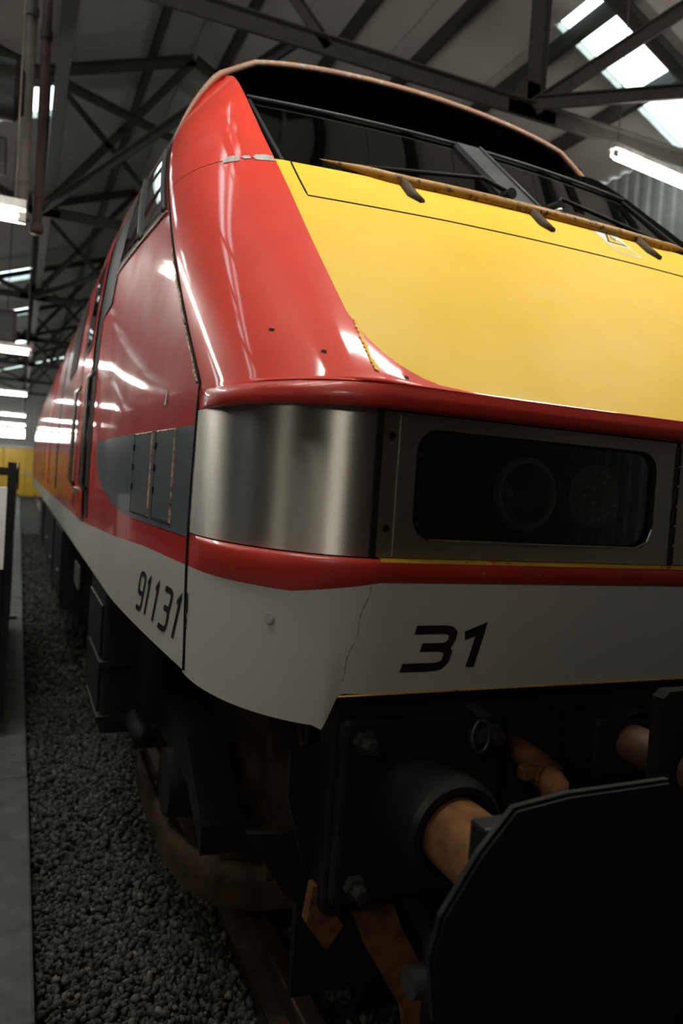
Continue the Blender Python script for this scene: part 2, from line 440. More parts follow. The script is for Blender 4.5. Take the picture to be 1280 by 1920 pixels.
strip_light(W(4.80, 5.5, 3.16), W(6.25, 5.5, 3.03), 'bright fluorescent strip by the far side wall, under the right skylight', 'fluorescent lights by the far wall', True)
for X, dY, lab in ((-1.2, 1.5, 'over the near side corner'), (.8, 1.5, 'over the middle of the yellow panel'), (2.65, 1.5, 'over the far side corner'),
                   (-1.2, 2.3, 'over the near windscreen pillar'), (.8, 2.3, 'over the centre of the windscreen'), (2.65, 2.3, 'over the far windscreen pillar')):
    strip_light(W(X, dY, 2.9), W(X + 1.25, dY, 2.9), 'added fluorescent strip hung unseen high above the nose, ' + lab, 'added fluorescent lights high over the nose', True)  # unseen strips added overhead to brighten the sloping nose

# drop pipes and things hung at the upper left
for X, r_, dY, m_, lab in ((-.075, .045, 6.9, 'pipe_grey', 'grey brown drop pipe hanging beside the first walkway light'), (.045, .04, 7.2, 'pipe_red', 'dark red drop pipe hanging right beside the grey one')):
    x, y, _ = W(X, dY, 0); zt = roof_z(x) - .02; zb = Zc + 2.05
    t = empty('drop_pipe', (x, y, zb)); tag(t, lab, 'pipe')
    MB().tube([(0, 0, 0), (0, 0, zt - zb)], r_, 14).build('pipe', M[m_], t, smooth=True, angle=40)
    for q in (.25, 1.6, 2.9): MB().tube([(0, 0, q), (0, 0, q + .07)], r_ * 1.25, 14).build('clip', M[m_], t, smooth=True, angle=40)
    MB().lathe([(0, r_ * 1.4), (-.06, r_ * 1.5), (-.08, r_ * .8), (-.08, 0.001)], (0, 0, .02), 'z', 14).build('end_cap', M[m_], t, smooth=True, angle=40)
t = empty('hanging_heater', W(-.34, 5.6, 2.35)); tag(t, 'black drum shaped heater hanging at the upper left', 'heater')
MB().lathe([(-.25, .001), (-.25, .12), (-.2, .19), (.2, .19), (.26, .13), (.26, .001)], (0, 0, .1), 'x', 24).build('drum', M['black_metal'], t, smooth=True, angle=40)
MB().tube([(0, 0, .25), (0, 0, 3.1)], .02, 8).build('hanger', M['black_metal'], t)
MB().box(-.1, .17, -.1, .1, -.42, -.24, .01).build('control_box', M['black_metal'], t)
MB().tube([(.05, 0, -.24), (.05, 0, -.05)], .02, 8).build('stem', M['black_metal'], t)
t = empty('hanging_sign_box', W(-.42, 13.0, 2.2)); tag(t, 'grey box with a dark red frame hanging over the walkway', 'sign box')
MB().box(-.5, .25, -.06, .06, -.3, .12, .01).build('box', M['frame'], t)
for a, b in (((-.54, 0, .14), (.29, 0, .14)), ((-.54, 0, -.32), (.29, 0, -.32)), ((-.52, 0, -.32), (-.52, 0, .14)), ((.27, 0, -.32), (.27, 0, .14))):
    MB().bar(a, b, .15, .04).build('frame_bar', M['pipe_red'], t)
for q in (-.4, .15): MB().tube([(q, 0, .14), (q, 0, 3.0)], .008, 6).build('hanger', M['black_metal'], t)

# yellow door in the far gable
dr = empty('door_1', (-3.0, Y_BACK - .1, 0)); tag(dr, 'tall yellow panelled door in the far gable wall', kind='structure')
for i in range(4):
    MB().box(-1.9 + i * 1.2, -.72 + i * 1.2, -.03, .03, -.2, 2.55, .01).build('panel', M['wall_yellow'], dr)
for x in (-1.95, 2.95): MB().box(x - .04, x + .04, -.06, .06, -.2, 2.65).build('frame', M['fitting'], dr)
MB().box(-2, 3, -.06, .06, 2.58, 2.68).build('frame', M['fitting'], dr)
MB().box(-1.9, 2.9, -.06, -.03, 1.1, 1.16).build('push_rail', M['fitting'], dr)

# ------------------------------------------------------------------ ground: walkway slabs, rails, ballast
wk = empty('path', W(0, 3, -1.77)); tag(wk, 'narrow concrete walkway along the left of the track', kind='structure')
ys = -3.0; k = 0
org = Vector(wk.location)
while ys < 44:
    L = 2.05 if ys < 12 else 4.0
    MB().box(-1.6 - Xc - org.x, .135 - Xc - org.x + random.uniform(-.004, .004), ys + .008 - org.y, ys + L - org.y, -.26 - org.z, -.05 + random.uniform(-.006, .006) - org.z, .012).build('slab', M['concrete'], wk)
    ys += L; k += 1
for sx, lab in ((-.7525, 'rusty running rail under the near side wheels'), (.7525, 'rusty running rail under the far side wheels')):
    prof = [(-.07, -.159), (.07, -.159), (.07, -.148), (.012, -.13), (.010, -.05), (.036, -.036), (.036, -.005), (.028, 0), (-.028, 0), (-.036, -.005), (-.036, -.036), (-.010, -.05), (-.012, -.13), (-.07, -.148)]
    o = MB().prism(prof, (0, Y_BACK - Y_FRONT - .6, 0), (sx, Y_FRONT + .3, 0), (1, 0, 0), (0, 0, 1)).build('rail', M['rail']); tag(o, lab, 'rail')

def ballast():
    # angular stones heaped over the track bed, bigger share where the ballast is seen close by
    base = np.array([(0, 0, 1.618), (1, 0, .6), (0, 0, 0)]) if False else None
    ph = (1 + 5 ** .5) / 2
    ico = np.array([(-1, ph, 0), (1, ph, 0), (-1, -ph, 0), (1, -ph, 0), (0, -1, ph), (0, 1, ph), (0, -1, -ph), (0, 1, -ph), (ph, 0, -1), (ph, 0, 1), (-ph, 0, -1), (-ph, 0, 1)]) / 1.9
    tri = np.array([(0, 11, 5), (0, 5, 1), (0, 1, 7), (0, 7, 10), (0, 10, 11), (1, 5, 9), (5, 11, 4), (11, 10, 2), (10, 7, 6), (7, 1, 8), (3, 9, 4), (3, 4, 2), (3, 2, 6), (3, 6, 8), (3, 8, 9), (4, 9, 5), (2, 4, 11), (6, 2, 10), (8, 6, 7), (9, 8, 1)])
    P = []
    def scatter(x0, x1, y0, y1, n, s0, s1, zf):
        for _ in range(n):
            x = rng.uniform(x0, x1); y = y0 + (y1 - y0) * rng.uniform() ; s = rng.uniform(s0, s1)
            P.append((x, y, zf + rng.uniform(-.02, .015), s))
    scatter(-1.56, -.86, -.2, 2.2, 8000, .008, .021, -.14)
    scatter(-1.56, -.86, 2.2, 5.0, 5500, .010, .024, -.14)
    scatter(-1.56, -.88, 5.0, 20.0, 5500, .016, .034, -.14)
    scatter(-.63, .3, -.3, 3.0, 3500, .012, .026, -.15)
    n = len(P); V = np.empty((n, 12, 3)); 
    for i, (x, y, z, s) in enumerate(P):
        q = rng.normal(size=4); q /= np.linalg.norm(q); a, b, c, d = q
        Rm = np.array([[1 - 2 * (c * c + d * d), 2 * (b * c - a * d), 2 * (b * d + a * c)], [2 * (b * c + a * d), 1 - 2 * (b * b + d * d), 2 * (c * d - a * b)], [2 * (b * d - a * c), 2 * (c * d + a * b), 1 - 2 * (b * b + c * c)]])
        v = ico * (1 + rng.uniform(-.28, .28, (12, 1))) * np.array([1, .8, .6]) * s
        V[i] = v @ Rm.T + (x, y, z)
    F = (tri[None] + (np.arange(n) * 12)[:, None, None]).reshape(-1, 3)
    me = bpy.data.meshes.new('ballast_gravel'); me.vertices.add(n * 12); me.vertices.foreach_set('co', V.ravel())
    me.loops.add(F.size); me.loops.foreach_set('vertex_index', F.ravel().astype(np.int32)); me.polygons.add(len(F))
    me.polygons.foreach_set('loop_start', np.arange(0, F.size, 3, dtype=np.int32)); me.polygons.foreach_set('loop_total', np.full(len(F), 3, np.int32))
    me.update(calc_edges=True); me.materials.append(M['gravel'])
    o = bpy.data.objects.new('ballast_gravel', me); COL.objects.link(o)
    tag(o, 'dark grey crushed stone ballast between walkway and locomotive', 'gravel', kind='stuff')
ballast()
mb = MB()
bed = MB().box(-1.57, 1.7, Y_FRONT + .2, Y_BACK - .3, -.24, -.165).build('trim_40', M['dirtfloor']); tag(bed, 'dark ballast bed below the loose stones', kind='structure')

# trolley on the walkway at the left edge
t = empty('maintenance_trolley', W(-.6, 5.3, -1.77)); tag(t, 'black framed trolley with a white front board on the walkway', 'trolley')
g = Vector(t.location)
def T(X, dY, Z): return Vector(W(X, dY, Z)) - g
for X in (-1.1, -.035):
    for dY in (5.25, 7.0, 8.8): MB().bar(T(X, dY, -1.66), T(X, dY, .0 if dY < 6 else -.2), .05, .05).build('post', M['black_metal'], t)
    MB().bar(T(X, 5.25, -.62), T(X, 8.8, -.62), .05, .08).build('side_rail', M['black_metal'], t)
    MB().bar(T(X, 5.25, -.2), T(X, 8.8, -.2), .04, .04).build('side_rail', M['black_metal'], t)
MB().bar(T(-1.1, 5.25, -.06), T(-.035, 5.25, -.06), .04, .05).build('cross_rail', M['black_metal'], t)
a = T(-.24, 5.2, -.68); b = T(-.058, 5.23, -.16)
MB().box(a.x, b.x, a.y, b.y, a.z, b.z).build('front_board', M['whiteboard'], t)
a = T(-1.08, 5.22, -1.5); b = T(-.04, 8.8, -.66); MB().box(a.x, b.x, a.y, b.y, a.z, b.z, .02).build('bin', M['black_metal'], t)
for X in (-1.0, -.12):
    for dY in (5.6, 8.5): MB().lathe([(-.03, .001), (-.03, .11), (.03, .11), (.03, .001)], T(X, dY, -1.66), 'x', 20).build('wheel', M['black_metal'], t)
t = empty('hose_reel', W(-.036, 9.4, -1.77)); tag(t, 'black hose reel on a stand behind the white fronted trolley', 'hose reel')
MB().lathe([(-.05, .001), (-.05, .16), (-.035, .16), (-.03, .1), (.03, .1), (.035, .16), (.05, .16), (.05, .001)], (0, 0, 1.62), 'x', 28).build('drum', M['black_metal'], t)
MB().box(-.03, .03, -.03, .03, .0, 1.5).build('stand', M['black_metal'], t)
MB().box(-.10, .10, -.12, .12, .0, .02).build('foot', M['black_metal'], t)

# ------------------------------------------------------------------ the locomotive
ZT = [1.0, 1.24, 1.6, 2.0, 2.4, 2.7, 2.98, 3.15, 3.3, 3.4, 3.46, 3.505, 3.545, 3.58, 3.61, 3.634]
ST = [1.355, 1.36, 1.367, 1.362, 1.345, 1.315, 1.27, 1.225, 1.16, 1.10, 1.05, .98, .90, .74, .50, .0]
CA, CB, TP, YR = .31, .50, .059, 1.945
def _hermite(X, Y):
    X = np.array(X); Y = np.array(Y); h = np.diff(X); d = np.diff(Y) / h
    m_ = np.zeros(len(X)); m_[0] = d[0]; m_[-1] = d[-1]
    for i in range(1, len(X) - 1):
        m_[i] = 0 if d[i - 1] * d[i] <= 0 else 2 * d[i - 1] * d[i] / (d[i - 1] + d[i])
    def f(x):
        x = min(max(x, X[0]), X[-1]); i = min(int(np.searchsorted(X, x, 'right')) - 1, len(h) - 1); i = max(i, 0)
        t = (x - X[i]) / h[i]; a = Y[i]; b = Y[i + 1]; p = m_[i] * h[i]; q = m_[i + 1] * h[i]
        return float(a * (2 * t ** 3 - 3 * t * t + 1) + p * (t ** 3 - 2 * t * t + t) + b * (3 * t * t - 2 * t ** 3) + q * (t ** 3 - t * t))
    return f
S = _hermite(ZT, ST)
def ca(z): return min(CA, max(.02, S(z) - TP - .88))
def y0(z): return -.03 + 1.156 * (z - 1.93) if z > 1.904 else 0.0
def bowk(z): return .08 * max(0.0, min(1.0, (z - 1.93)))
def plan(z, u, yadd=0.0, out=0.0):
    """point on the nose skin: u runs from the centre line round the corner to the side seam"""
    xe = S(z) - TP; xf = xe - ca(z)
    if u <= xf: 
        p = Vector((u, y0(z) + bowk(z) * (u / .95) ** 2, z)); n = Vector((0, -1, 0))
    else:
        t = min(1.0, (u - xf) / .62) * PI / 2
        p = Vector((xf + ca(z) * math.sin(t), y0(z) + bowk(z) * (xf / .95) ** 2 + CB * (1 - math.cos(t)), z))
        n = Vector((CB * math.sin(t), -ca(z) * math.cos(t), 0)).normalized()
    return p + n * out + Vector((0, yadd, 0))
def useam(z): return S(z) - TP - ca(z) + .62
def u_of_x(x, z):
    xf = S(z) - TP - ca(z)
    if x <= xf: return x
    return xf + math.asin(min(1, (x - xf) / ca(z))) / (PI / 2) * .62
def yseam(z):
    xf = S(z) - TP - ca(z); return y0(z) + bowk(z) * (xf / .95) ** 2 + CB
def side_x(y, z):
    d = y - yseam(z) + .5
    k = max(0.0, min(1.0, 1 - (d - .45) / 1.25)); return S(z) - .062 * k ** 1.5
def near(p): return Vector((-p.x, p.y, p.z))
def sidept(y, z, out=0.0): return Vector((-(side_x(y, z) + out), y, z))
def frontpt(x, z, out=0.0):
    p = plan(z, u_of_x(abs(x), z), out=out); return p if x > 0 else near(p)

loco = empty('electric_locomotive', (0, 0, 0))
tag(loco, 'red, yellow and white electric express locomotive numbered 91131 standing in the shed', 'locomotive')
def part(mb, name, m_, parent=loco, smooth=True, label=None, **kw):
    o = mb.build(name, M[m_] if isinstance(m_, str) else m_, parent, smooth, **kw)
    if label: o['label'] = label
    return o

# heights where paint changes
def z_rw(u, seam):                                   # red / white line round the nose
    return 1.526 - .031 * max(0, min(1, (u - 1.02) / .22)) 
def z_rw_side(y): return float(np.interp(y, [.4, 1.0, 3.0, 6, 20], [1.495, 1.492, 1.420, 1.40, 1.40]))
NS = 26
def ucols(z, n1=14, n2=NS, ua=0.0, ub=None):
    xf = S(z) - TP - ca(z); e = useam(z) if ub is None else ub
    return list(np.linspace(ua, xf, n1)) + list(np.linspace(xf, e, n2))[1:]
def zbot(u): return float(np.interp(u, [0, 1.085, 1.10, 1.135, 1.16, 3], [1.289, 1.289, 1.284, 1.208, 1.216, 1.227]))
U_LOW = sorted(set(list(np.linspace(0, .95, 10)) + list(np.linspace(.97, 1.18, 40)) + list(np.linspace(1.18, useam(1.5), 24))))
def fade(u): return 1 - max(0, min(1, (u - 1.25) / .32)) ** 2
# front skirt (white) and the red ledge above it
mb = MB()
mb.grid([[near(plan(zbot(u) + (z_rw(u, 0) - zbot(u)) * k / 8, u, yadd=.02 * (1 - k / 8) ** 2)) for u in U_LOW] for k in range(9)]); mb.mirror_x()
part(mb, 'front_skirt', 'white', weld=True, label='dull white lower front skirt with a cut-out above the buffers')
mb = MB()
ledge = [(0, 0.0), (.15, .010), (.5, .020), (.85, .023), (1.0, .018), (1.02, .0)]     # (fraction, out)
mb.grid([[near(plan(z_rw(u, 0) + (1.576 - z_rw(u, 0)) * min(1, fr), u, out=o_ * fade(u))) for u in U_LOW] for fr, o_ in ledge]); mb.mirror_x()
part(mb, 'red_ledge', 'red_worn', weld=True, label='red ledge below the steel band')
mb = MB()
UF = list(np.linspace(0, 1.03, 20))
mb.grid([[near(plan(z, u, out=o_)) for u in UF] for z, o_ in ((1.5715, .0245), (1.5775, .019), (1.5785, .0))]); mb.mirror_x()
part(mb, 'ledge_edge', 'yellow_edge', weld=True, label='chipped yellow edge along the top of the red ledge')
# stainless band: centre sheet, lamp doors, corner sheets
ZB0, ZB1 = 1.579, 1.8825
for s_ in (-1, 1):
    us = list(np.linspace(1.045, useam(1.7) - .003, 40))
    mb = MB().grid([[plan(z, u, out=.002) for u in us] for z in np.linspace(ZB0, ZB1, 8)])
    if s_ < 0: mb.v = [(-x, y, z) for x, y, z in mb.v]
    part(mb, 'corner_panel', 'steel', label='curved brushed stainless corner panel')
    mb = MB().box(-.006, .006, -.003, .03, ZB0, ZB1); mb.v = [(x + s_ * 1.040, y, z) for x, y, z in mb.v]; part(mb, 'panel_gap', 'gap', smooth=False)
mb = MB().box(-.212, .212, .006, .02, ZB0, ZB1); part(mb, 'centre_panel', 'steel', smooth=False)

def rrect(x0, x1, z0, z1, r, n=8):
    pts = []
    for cx, cz, a in ((x1 - r, z1 - r, 0), (x0 + r, z1 - r, 90), (x0 + r, z0 + r, 180), (x1 - r, z0 + r, 270)):
        for k in range(n + 1):
            t = math.radians(a + 90 * k / n); pts.append((cx + r * math.cos(t), cz + r * math.sin(t)))
    return pts
def ring_plate(outer, inner, y_a, y_b):
    """plate with a hole: both loops have the same point count"""
    n = len(outer); mb = MB()
    vs = [(x, y_a, z) for x, z in outer] + [(x, y_a, z) for x, z in inner] + [(x, y_b, z) for x, z in outer] + [(x, y_b, z) for x, z in inner]
    fs = []
    for i in range(n):
        j = (i + 1) % n
        fs += [(i, j, n + j, n + i), (2 * n + j, 2 * n + i, 3 * n + i, 3 * n + j), (i, 2 * n + i, 2 * n + j, j), (n + j, 3 * n + j, 3 * n + i, n + i)]
    return mb.add(vs, fs)
def lamp_door(s_):
    X0, X1 = -1.033, -.232
    d = empty('lamp_door', parent=loco)
    o = ring_plate(rrect(X0, X1, ZB0 + .001, ZB1 - .003, .004), rrect(-.953, -.292, 1.617, 1.851, .05), -.004, .010).build('door_plate', M['steel'], d)
    ring_plate(rrect(-.957, -.288, 1.613, 1.855, .052), rrect(-.947, -.298, 1.623, 1.845, .045), .002, .012).build('glass_seal', M['seal'], d)
    MB().prism(rrect(-.951, -.294, 1.619, 1.849, .049), (0, .004, 0), (0, .006, 0), (1, 0, 0), (0, 0, 1)).build('pane', M['lampglass'], d)
    # folded drip edge at the foot of the window
    MB().tube([(-.91, -.004, 1.6185), (-.62, -.006, 1.6175), (-.34, -.004, 1.6185), (-.307, -.004, 1.634), (-.294, -.004, 1.665)], .0028, 6).build('drip_edge', M['galv'], d)
    MB().box(-.996, -.990, -.0062, .0, ZB0 + .002, ZB1 - .004, .001).build('fold_line', M['steel'], d)
    for z in (1.640, 1.830):
        MB().lathe([(.0, .0001), (.0, .0085), (-.002, .0085), (-.003, .006), (.003, .004), (.003, .0001)], (-1.013, -.004, z), 'y', 14).build('screw', M['gap'], d)
    hg = MB()
    for i in range(6): hg.tube([(X1 + .006, -.004, ZB0 + .004 + i * .0485), (X1 + .006, -.004, ZB0 + .047 + i * .0485)], .007, 10)
    hg.build('hinge', M['black_metal'], d)
    # lamp box behind the glass
    hb = MB().box(-.97, -.27, .012, .20, 1.60, 1.868); hb.f = [q for q in hb.f if not all(abs(hb.v[i][1] - .012) < 1e-6 for i in q)]
    hb.build('lamp_box', M['black_metal'], d)
    for (cx, cz, kind) in ((-.648, 1.730, 'head'), (-.440, 1.736, 'led')):
        if kind == 'head':
            MB().lathe([(.028, .071), (.020, .072), (.017, .077), (.022, .083), (.036, .084)], (cx, 0, cz), 'y', 36).build('headlamp_ring', M['lampring'], d, True, angle=50)
            MB().lathe([(.030, .072), (.07, .064), (.11, .040), (.125, .0005)], (cx, 0, cz), 'y', 32).build('headlamp_reflector', M['reflector'], d, True)
            MB().lathe([(.036, .084), (.19, .080)], (cx, 0, cz), 'y', 32).build('headlamp_body', M['black_metal'], d, True)
            MB().lathe([(.080, .0005), (.082, .008), (.11, .010)], (cx, 0, cz), 'y', 14).build('bulb', M['led'], d, True)
        else:
            MB().lathe([(.032, .0005), (.032, .072), (.036, .078), (.19, .078)], (cx, 0, cz), 'y', 36).build('marker_lamp_disc', M['reflector'], d, True, angle=30)
            for rr, nn in ((0, 1), (.019, 6), (.038, 12), (.057, 18)):
                for k in range(nn):
                    t = 2 * PI * k / nn
                    MB().lathe([(.024, .0004), (.026, .0035), (.032, .0052)], (cx + rr * math.cos(t), 0, cz + rr * math.sin(t)), 'y', 8).build('light_diode', M['led'], d, True)
    for z in (1.650, 1.800):
        MB().lathe([(.05, .0005), (.052, .004), (.06, .006)], (-.91, .0, z), 'y', 10).build('box_screw', M['led'], d, True)
    if s_ > 0:
        d.scale = (-1, 1, 1)
    return d
lamp_door(-1); lamp_door(1)
# backing behind the band so nothing shows through the shut lines
mb = MB().box(-1.05, 1.05, .21, .23, 1.24, 1.95); part(mb, 'front_bulkhead', 'black_metal', smooth=False)

# red lip above the band and the sloping nose with its yellow panel
lip = [(1.874, .10, .0), (1.8825, .0, .004), (1.884, .0, .030), (1.890, .0, .036), (1.902, .0, .0375), (1.912, .0, .036), (1.9225, 0, .0315)]
UL = list(np.linspace(0, .95, 16)) + list(np.linspace(.96, useam(1.9), 40))
def plan_flat(z, u, out=0., yadd=0.):           # the lip stands on the band's own outline
    xe = S(1.9) - TP; xf = xe - CA
    if u <= xf: p = Vector((u, 0, z)); n = Vector((0, -1, 0))
    else:
        t = min(1.0, (u - xf) / .62) * PI / 2
        p = Vector((xf + CA * math.sin(t), CB * (1 - math.cos(t)), z)); n = Vector((CB * math.sin(t), -CA * math.cos(t), 0)).normalized()
    return p + n * out + Vector((0, yadd, 0))
mb = MB()
rows = [[near(plan_flat(z, u, out=o_ * fade(u), yadd=-0.0 + ya)) for u in UL] for z, ya, o_ in lip]
rows.append([near(plan(1.930, u)) for u in UL])
mb.grid(rows); mb.mirror_x(); part(mb, 'nose_lip', 'red_worn', weld=True, label='worn red lip with yellow chips above the steel band')
ZYB = [1.930, 1.9315, 1.934, 1.942, 1.955, 1.980, 2.01, 2.042, 2.08, 2.117, 2.224, 2.382, 2.603, 2.757]
XYB = [.10, .52, .82, .915, .95, .987, 1.012, 1.028, 1.038, 1.043, 1.037, 1.027, 1.008, .998]
Z_TOP = 2.757
zr = list(ZYB[:10]) + list(np.linspace(2.15, Z_TOP, 16))
def ub(z): return u_of_x(float(np.interp(z, ZYB, XYB)), z)
mb = MB().grid([[near(plan(z, u)) for u in np.linspace(0, ub(z), 30)] for z in zr]); mb.mirror_x()
part(mb, 'yellow_warning_panel', 'yellow', weld=True, label='bright yellow sloping warning panel')
mb = MB().grid([[near(plan(z, u)) for u in np.linspace(ub(z), useam(z), 36)] for z in zr]); mb.mirror_x()
part(mb, 'nose_corner', 'red', weld=True, label='glossy red rounded nose corners')
# red pillars beside the windscreen
def pillar_rows(s_):
    rows = []
    for z in np.linspace(Z_TOP, 3.50, 26):
        ua = u_of_x(min(float(np.interp(z, [Z_TOP, 3.49], [.998, .955])), S(z) - TP - .004), z); r = []
        for u in np.linspace(ua, useam(z), 26):
            p = plan(z, u)
            if p.y > YR:                       # above the cantrail the pillar runs into the roof edge
                k = 0
                p.y = YR
            r.append(p)
        rows.append(r)
    return rows
for s_ in (-1, 1):
    mb = MB().grid(pillar_rows(s_))
    if s_ < 0: mb.v = [(-x, y, z) for x, y, z in mb.v]
    part(mb, 'windscreen_corner_pillar', 'red')
    mb = MB()
    r1 = [Vector(r[0]) for r in pillar_rows(1)]
    mb.grid([r1, [p + Vector((-.004, .10 if p.z < 3.2 else .30, -.0)) for p in r1]])
    if s_ < 0: mb.v = [(-x, y, z) for x, y, z in mb.v]
    part(mb, 'pillar_return', 'brow', fix=False)

# windscreen, brow and roof edge
def ws(x, z, back): 
    return Vector((x, y0(z) + bowk(z) * (x / .95) ** 2 + back, z))
Z_WT = 3.215
for s_ in (-1, 1):
    fr = MB()
    def rect(xa, xb, za, zb, back, n=8):
        return [[ws(s_ * x, z, back) for x in np.linspace(xa, xb, n)] for z in np.linspace(za, zb, 6)]
    w = empty('windscreen', parent=loco)
    MB().grid(rect(.06, .95, Z_TOP - .03, Z_WT, .045)).build('pane', M['glass'], w, True)
    for a, b in ((ws(s_ * .06, Z_TOP - .02, .05), ws(s_ * .06, Z_WT, .05)), (ws(s_ * .95, Z_TOP - .02, .05), ws(s_ * .95, Z_WT, .05))):
        MB().bar(a, b, .014, .014, up=(0, -1, 0)).build('frame_bar', M['seal'], w)
    tp = MB(); tp.tube([ws(s_ * x, Z_WT, .03) for x in np.linspace(.05, .96, 8)], .007, 8); tp.build('frame_bar', M['frame'], w, True)
mb = MB()
mb.grid([[ws(x, Z_TOP - .02, .012), ws(x, Z_WT, .012)] for x in (-.062, -.04, .04, .062)][0:4]); 
mb.grid([[ws(-.062, Z_TOP - .02, .012), ws(-.062, Z_WT, .012)], [ws(-.062, Z_TOP - .02, .07), ws(-.062, Z_WT, .07)]])
mb.grid([[ws(.062, Z_TOP - .02, .012), ws(.062, Z_WT, .012)], [ws(.062, Z_TOP - .02, .07), ws(.062, Z_WT, .07)]])
part(mb, 'windscreen_pillar', 'frame', smooth=False, label='grey centre pillar of the windscreen')
mb = MB().tube([ws(.052, Z_TOP, .006), ws(.052, Z_WT, .006)], .006, 8); part(mb, 'pillar_bead', 'frame')
def roofline(x): 
    return 3.634 - .098 * x * x - .04 * abs(x) ** 6
xs = np.linspace(-.985, .985, 40)
mb = MB().grid([[ws(x, Z_WT + .002, .05) for x in xs], [Vector((x, 2.22, Z_WT + .04)) for x in xs], [Vector((x, 2.24, roofline(x) - .01)) for x in xs], [Vector((x, YR - .02, roofline(x) - .012)) for x in xs]])
for q in (-1, 1): mb.grid([[Vector((q * .95, y, Z_WT - .03)) for y in (1.66, 2.24)], [Vector((q * .95, y, roofline(.95) - .01)) for y in (1.98, 2.24)]])
part(mb, 'brow_panel', 'brow', label='matt black brow above the windscreen')
zz = list(np.linspace(3.12, 3.63, 40))
half = [(x, roofline(x)) for x in np.linspace(0, .84, 24)] + [(S(z) - TP, z) for z in np.linspace(3.465, 3.12, 16)]
edge = [Vector((-x, YR - .012, z)) for x, z in half[:0:-1]] + [Vector((x, YR - .012, z)) for x, z in half]
mb = MB().tube(edge, [.014 if abs(e.x) < 1.0 else float(np.interp(abs(e.x), [1.0, 1.12, 1.19], [.014, .008, .003])) for e in edge], 8); part(mb, 'roof_edge', 'rim', label='worn pinkish rim along the front edge of the roof')
# side shells and roof
def ylist(ya):
    return [ya] + [ya + (3.4 - ya) * k / 26 for k in range(1, 27)] + [4.2, 5.5, 7, 9, 12, 15, 19.2]
def rowside(z, s_):
    out = []
    for y in ylist(yseam(z) if z < 3.12 else YR): out.append((s_ * side_x(y, z) if z < 3.2 else s_ * (S(z) - .05 * max(0, 1 - (y - YR))), y, z))
    return out
for s_ in (-1, 1):
    mb = MB(); rows = []
    for k in range(7):
        rows.append([(s_ * side_x(y, 1.227 + (z_rw_side(y) - 1.227) * k / 6), y, 1.227 + (z_rw_side(y) - 1.227) * k / 6) for y in ylist(yseam(1.3))])
    mb.grid(rows, flip=s_ > 0); part(mb, 'side_skirt', 'white', fix=False, label='dull white lower body side')
    mb = MB(); rows = []
    for z in [0] + list(np.linspace(1.56, 3.12, 48)):
        if z == 0: rows.append([(s_ * side_x(y, z_rw_side(y)), y, z_rw_side(y)) for y in ylist(yseam(1.5))])
        else: rows.append(rowside(z, s_))
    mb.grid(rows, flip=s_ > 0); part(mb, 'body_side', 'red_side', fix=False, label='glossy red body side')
mb = MB(); rows = []
for y in [YR - .02, 2.6, 3.2, 5, 8, 12, 19.2]:
    rows.append([(e.x * (1 + .03 * min(1, (y - YR + .02))), y, e.z + (.0 if abs(e.x) > 1.15 else .03 * min(1, (y - YR + .02)))) for e in edge])
mb.grid(rows); part(mb, 'roof', 'roof', label='dark grey locomotive roof')
mb = MB(); rr = [(x, 19.2, z) for z in (1.24,) for x in (-1.36, 1.36)]
mb.add([(-1.36, 19.2, 1.24), (1.36, 19.2, 1.24), (1.34, 19.2, 2.4), (1.23, 19.2, 3.15), (.8, 19.2, 3.57), (-.8, 19.2, 3.57), (-1.23, 19.2, 3.15), (-1.34, 19.2, 2.4)], [(0, 1, 2, 3, 4, 5, 6, 7)])
part(mb, 'end_wall', 'black_metal', smooth=False)
mb = MB().prism([(-1.3, 1.25), (1.3, 1.25), (1.28, 2.6), (1.16, 3.1), (.9, 3.45), (-.9, 3.45), (-1.16, 3.1), (-1.28, 2.6)], (0, .05, 0), (0, 2.6, 0), (1, 0, 0), (0, 0, 1)); part(mb, 'cab_rear_wall', 'black_metal', smooth=False)
mb = MB().box(-1.25, 1.25, .25, 2.3, 1.95, 1.98); part(mb, 'cab_floor', 'black_metal', smooth=False)
mb = MB().box(-1.0, 1.0, 1.05, 1.4, 2.2, 2.62); part(mb, 'driving_desk', 'black_metal', smooth=False)

# seams: the moulding joint down the side and round the windscreen foot
def strip(pts, w, n_=None, thick=.003):
    mb = MB(); mb.tube(pts, w, 6); return mb
zs = list(np.linspace(1.23, 3.1, 40))
mb = strip([sidept(yseam(z) + .004 * math.sin(z * 9), z, -.001) for z in zs], .006); part(mb, 'moulding_joint', 'gap')
for za, zb_, w_ in ((1.955, 2.13, .006), (2.14, 2.33, .008), (2.34, 2.45, .005)):
    mb = strip([sidept(yseam(z) + .012 + .006 * math.sin(z * 61), z, .0025) for z in np.linspace(za, zb_, 14)], w_ * .7); part(mb, 'filler_bead', 'wornline')
mb = strip([near(plan(Z_TOP, u, out=-.002)) for u in np.linspace(ub(Z_TOP), useam(Z_TOP), 24)], .0028); part(mb, 'pillar_joint', 'gap')
def patch(quads, name, m_, off=.004):
    for q in quads:
        mb = MB(); vs = [frontpt(x, z, off) for x, z in q]; mb.add(vs, [tuple(range(len(vs)))]); part(mb, name, m_, smooth=False, fix=False)
patch([[(-1.002, 2.742), (-1.002, 2.770), (-1.020, 2.777), (-1.050, 2.775), (-1.060, 2.760), (-1.055, 2.744)], [(-1.066, 2.752), (-1.068, 2.768), (-1.080, 2.773), (-1.090, 2.764), (-1.086, 2.752)],
       [(-1.098, 2.744), (-1.096, 2.762), (-1.108, 2.776), (-1.124, 2.774), (-1.138, 2.757), (-1.142, 2.744)]], 'bare_filler_patch', 'chip_grey')
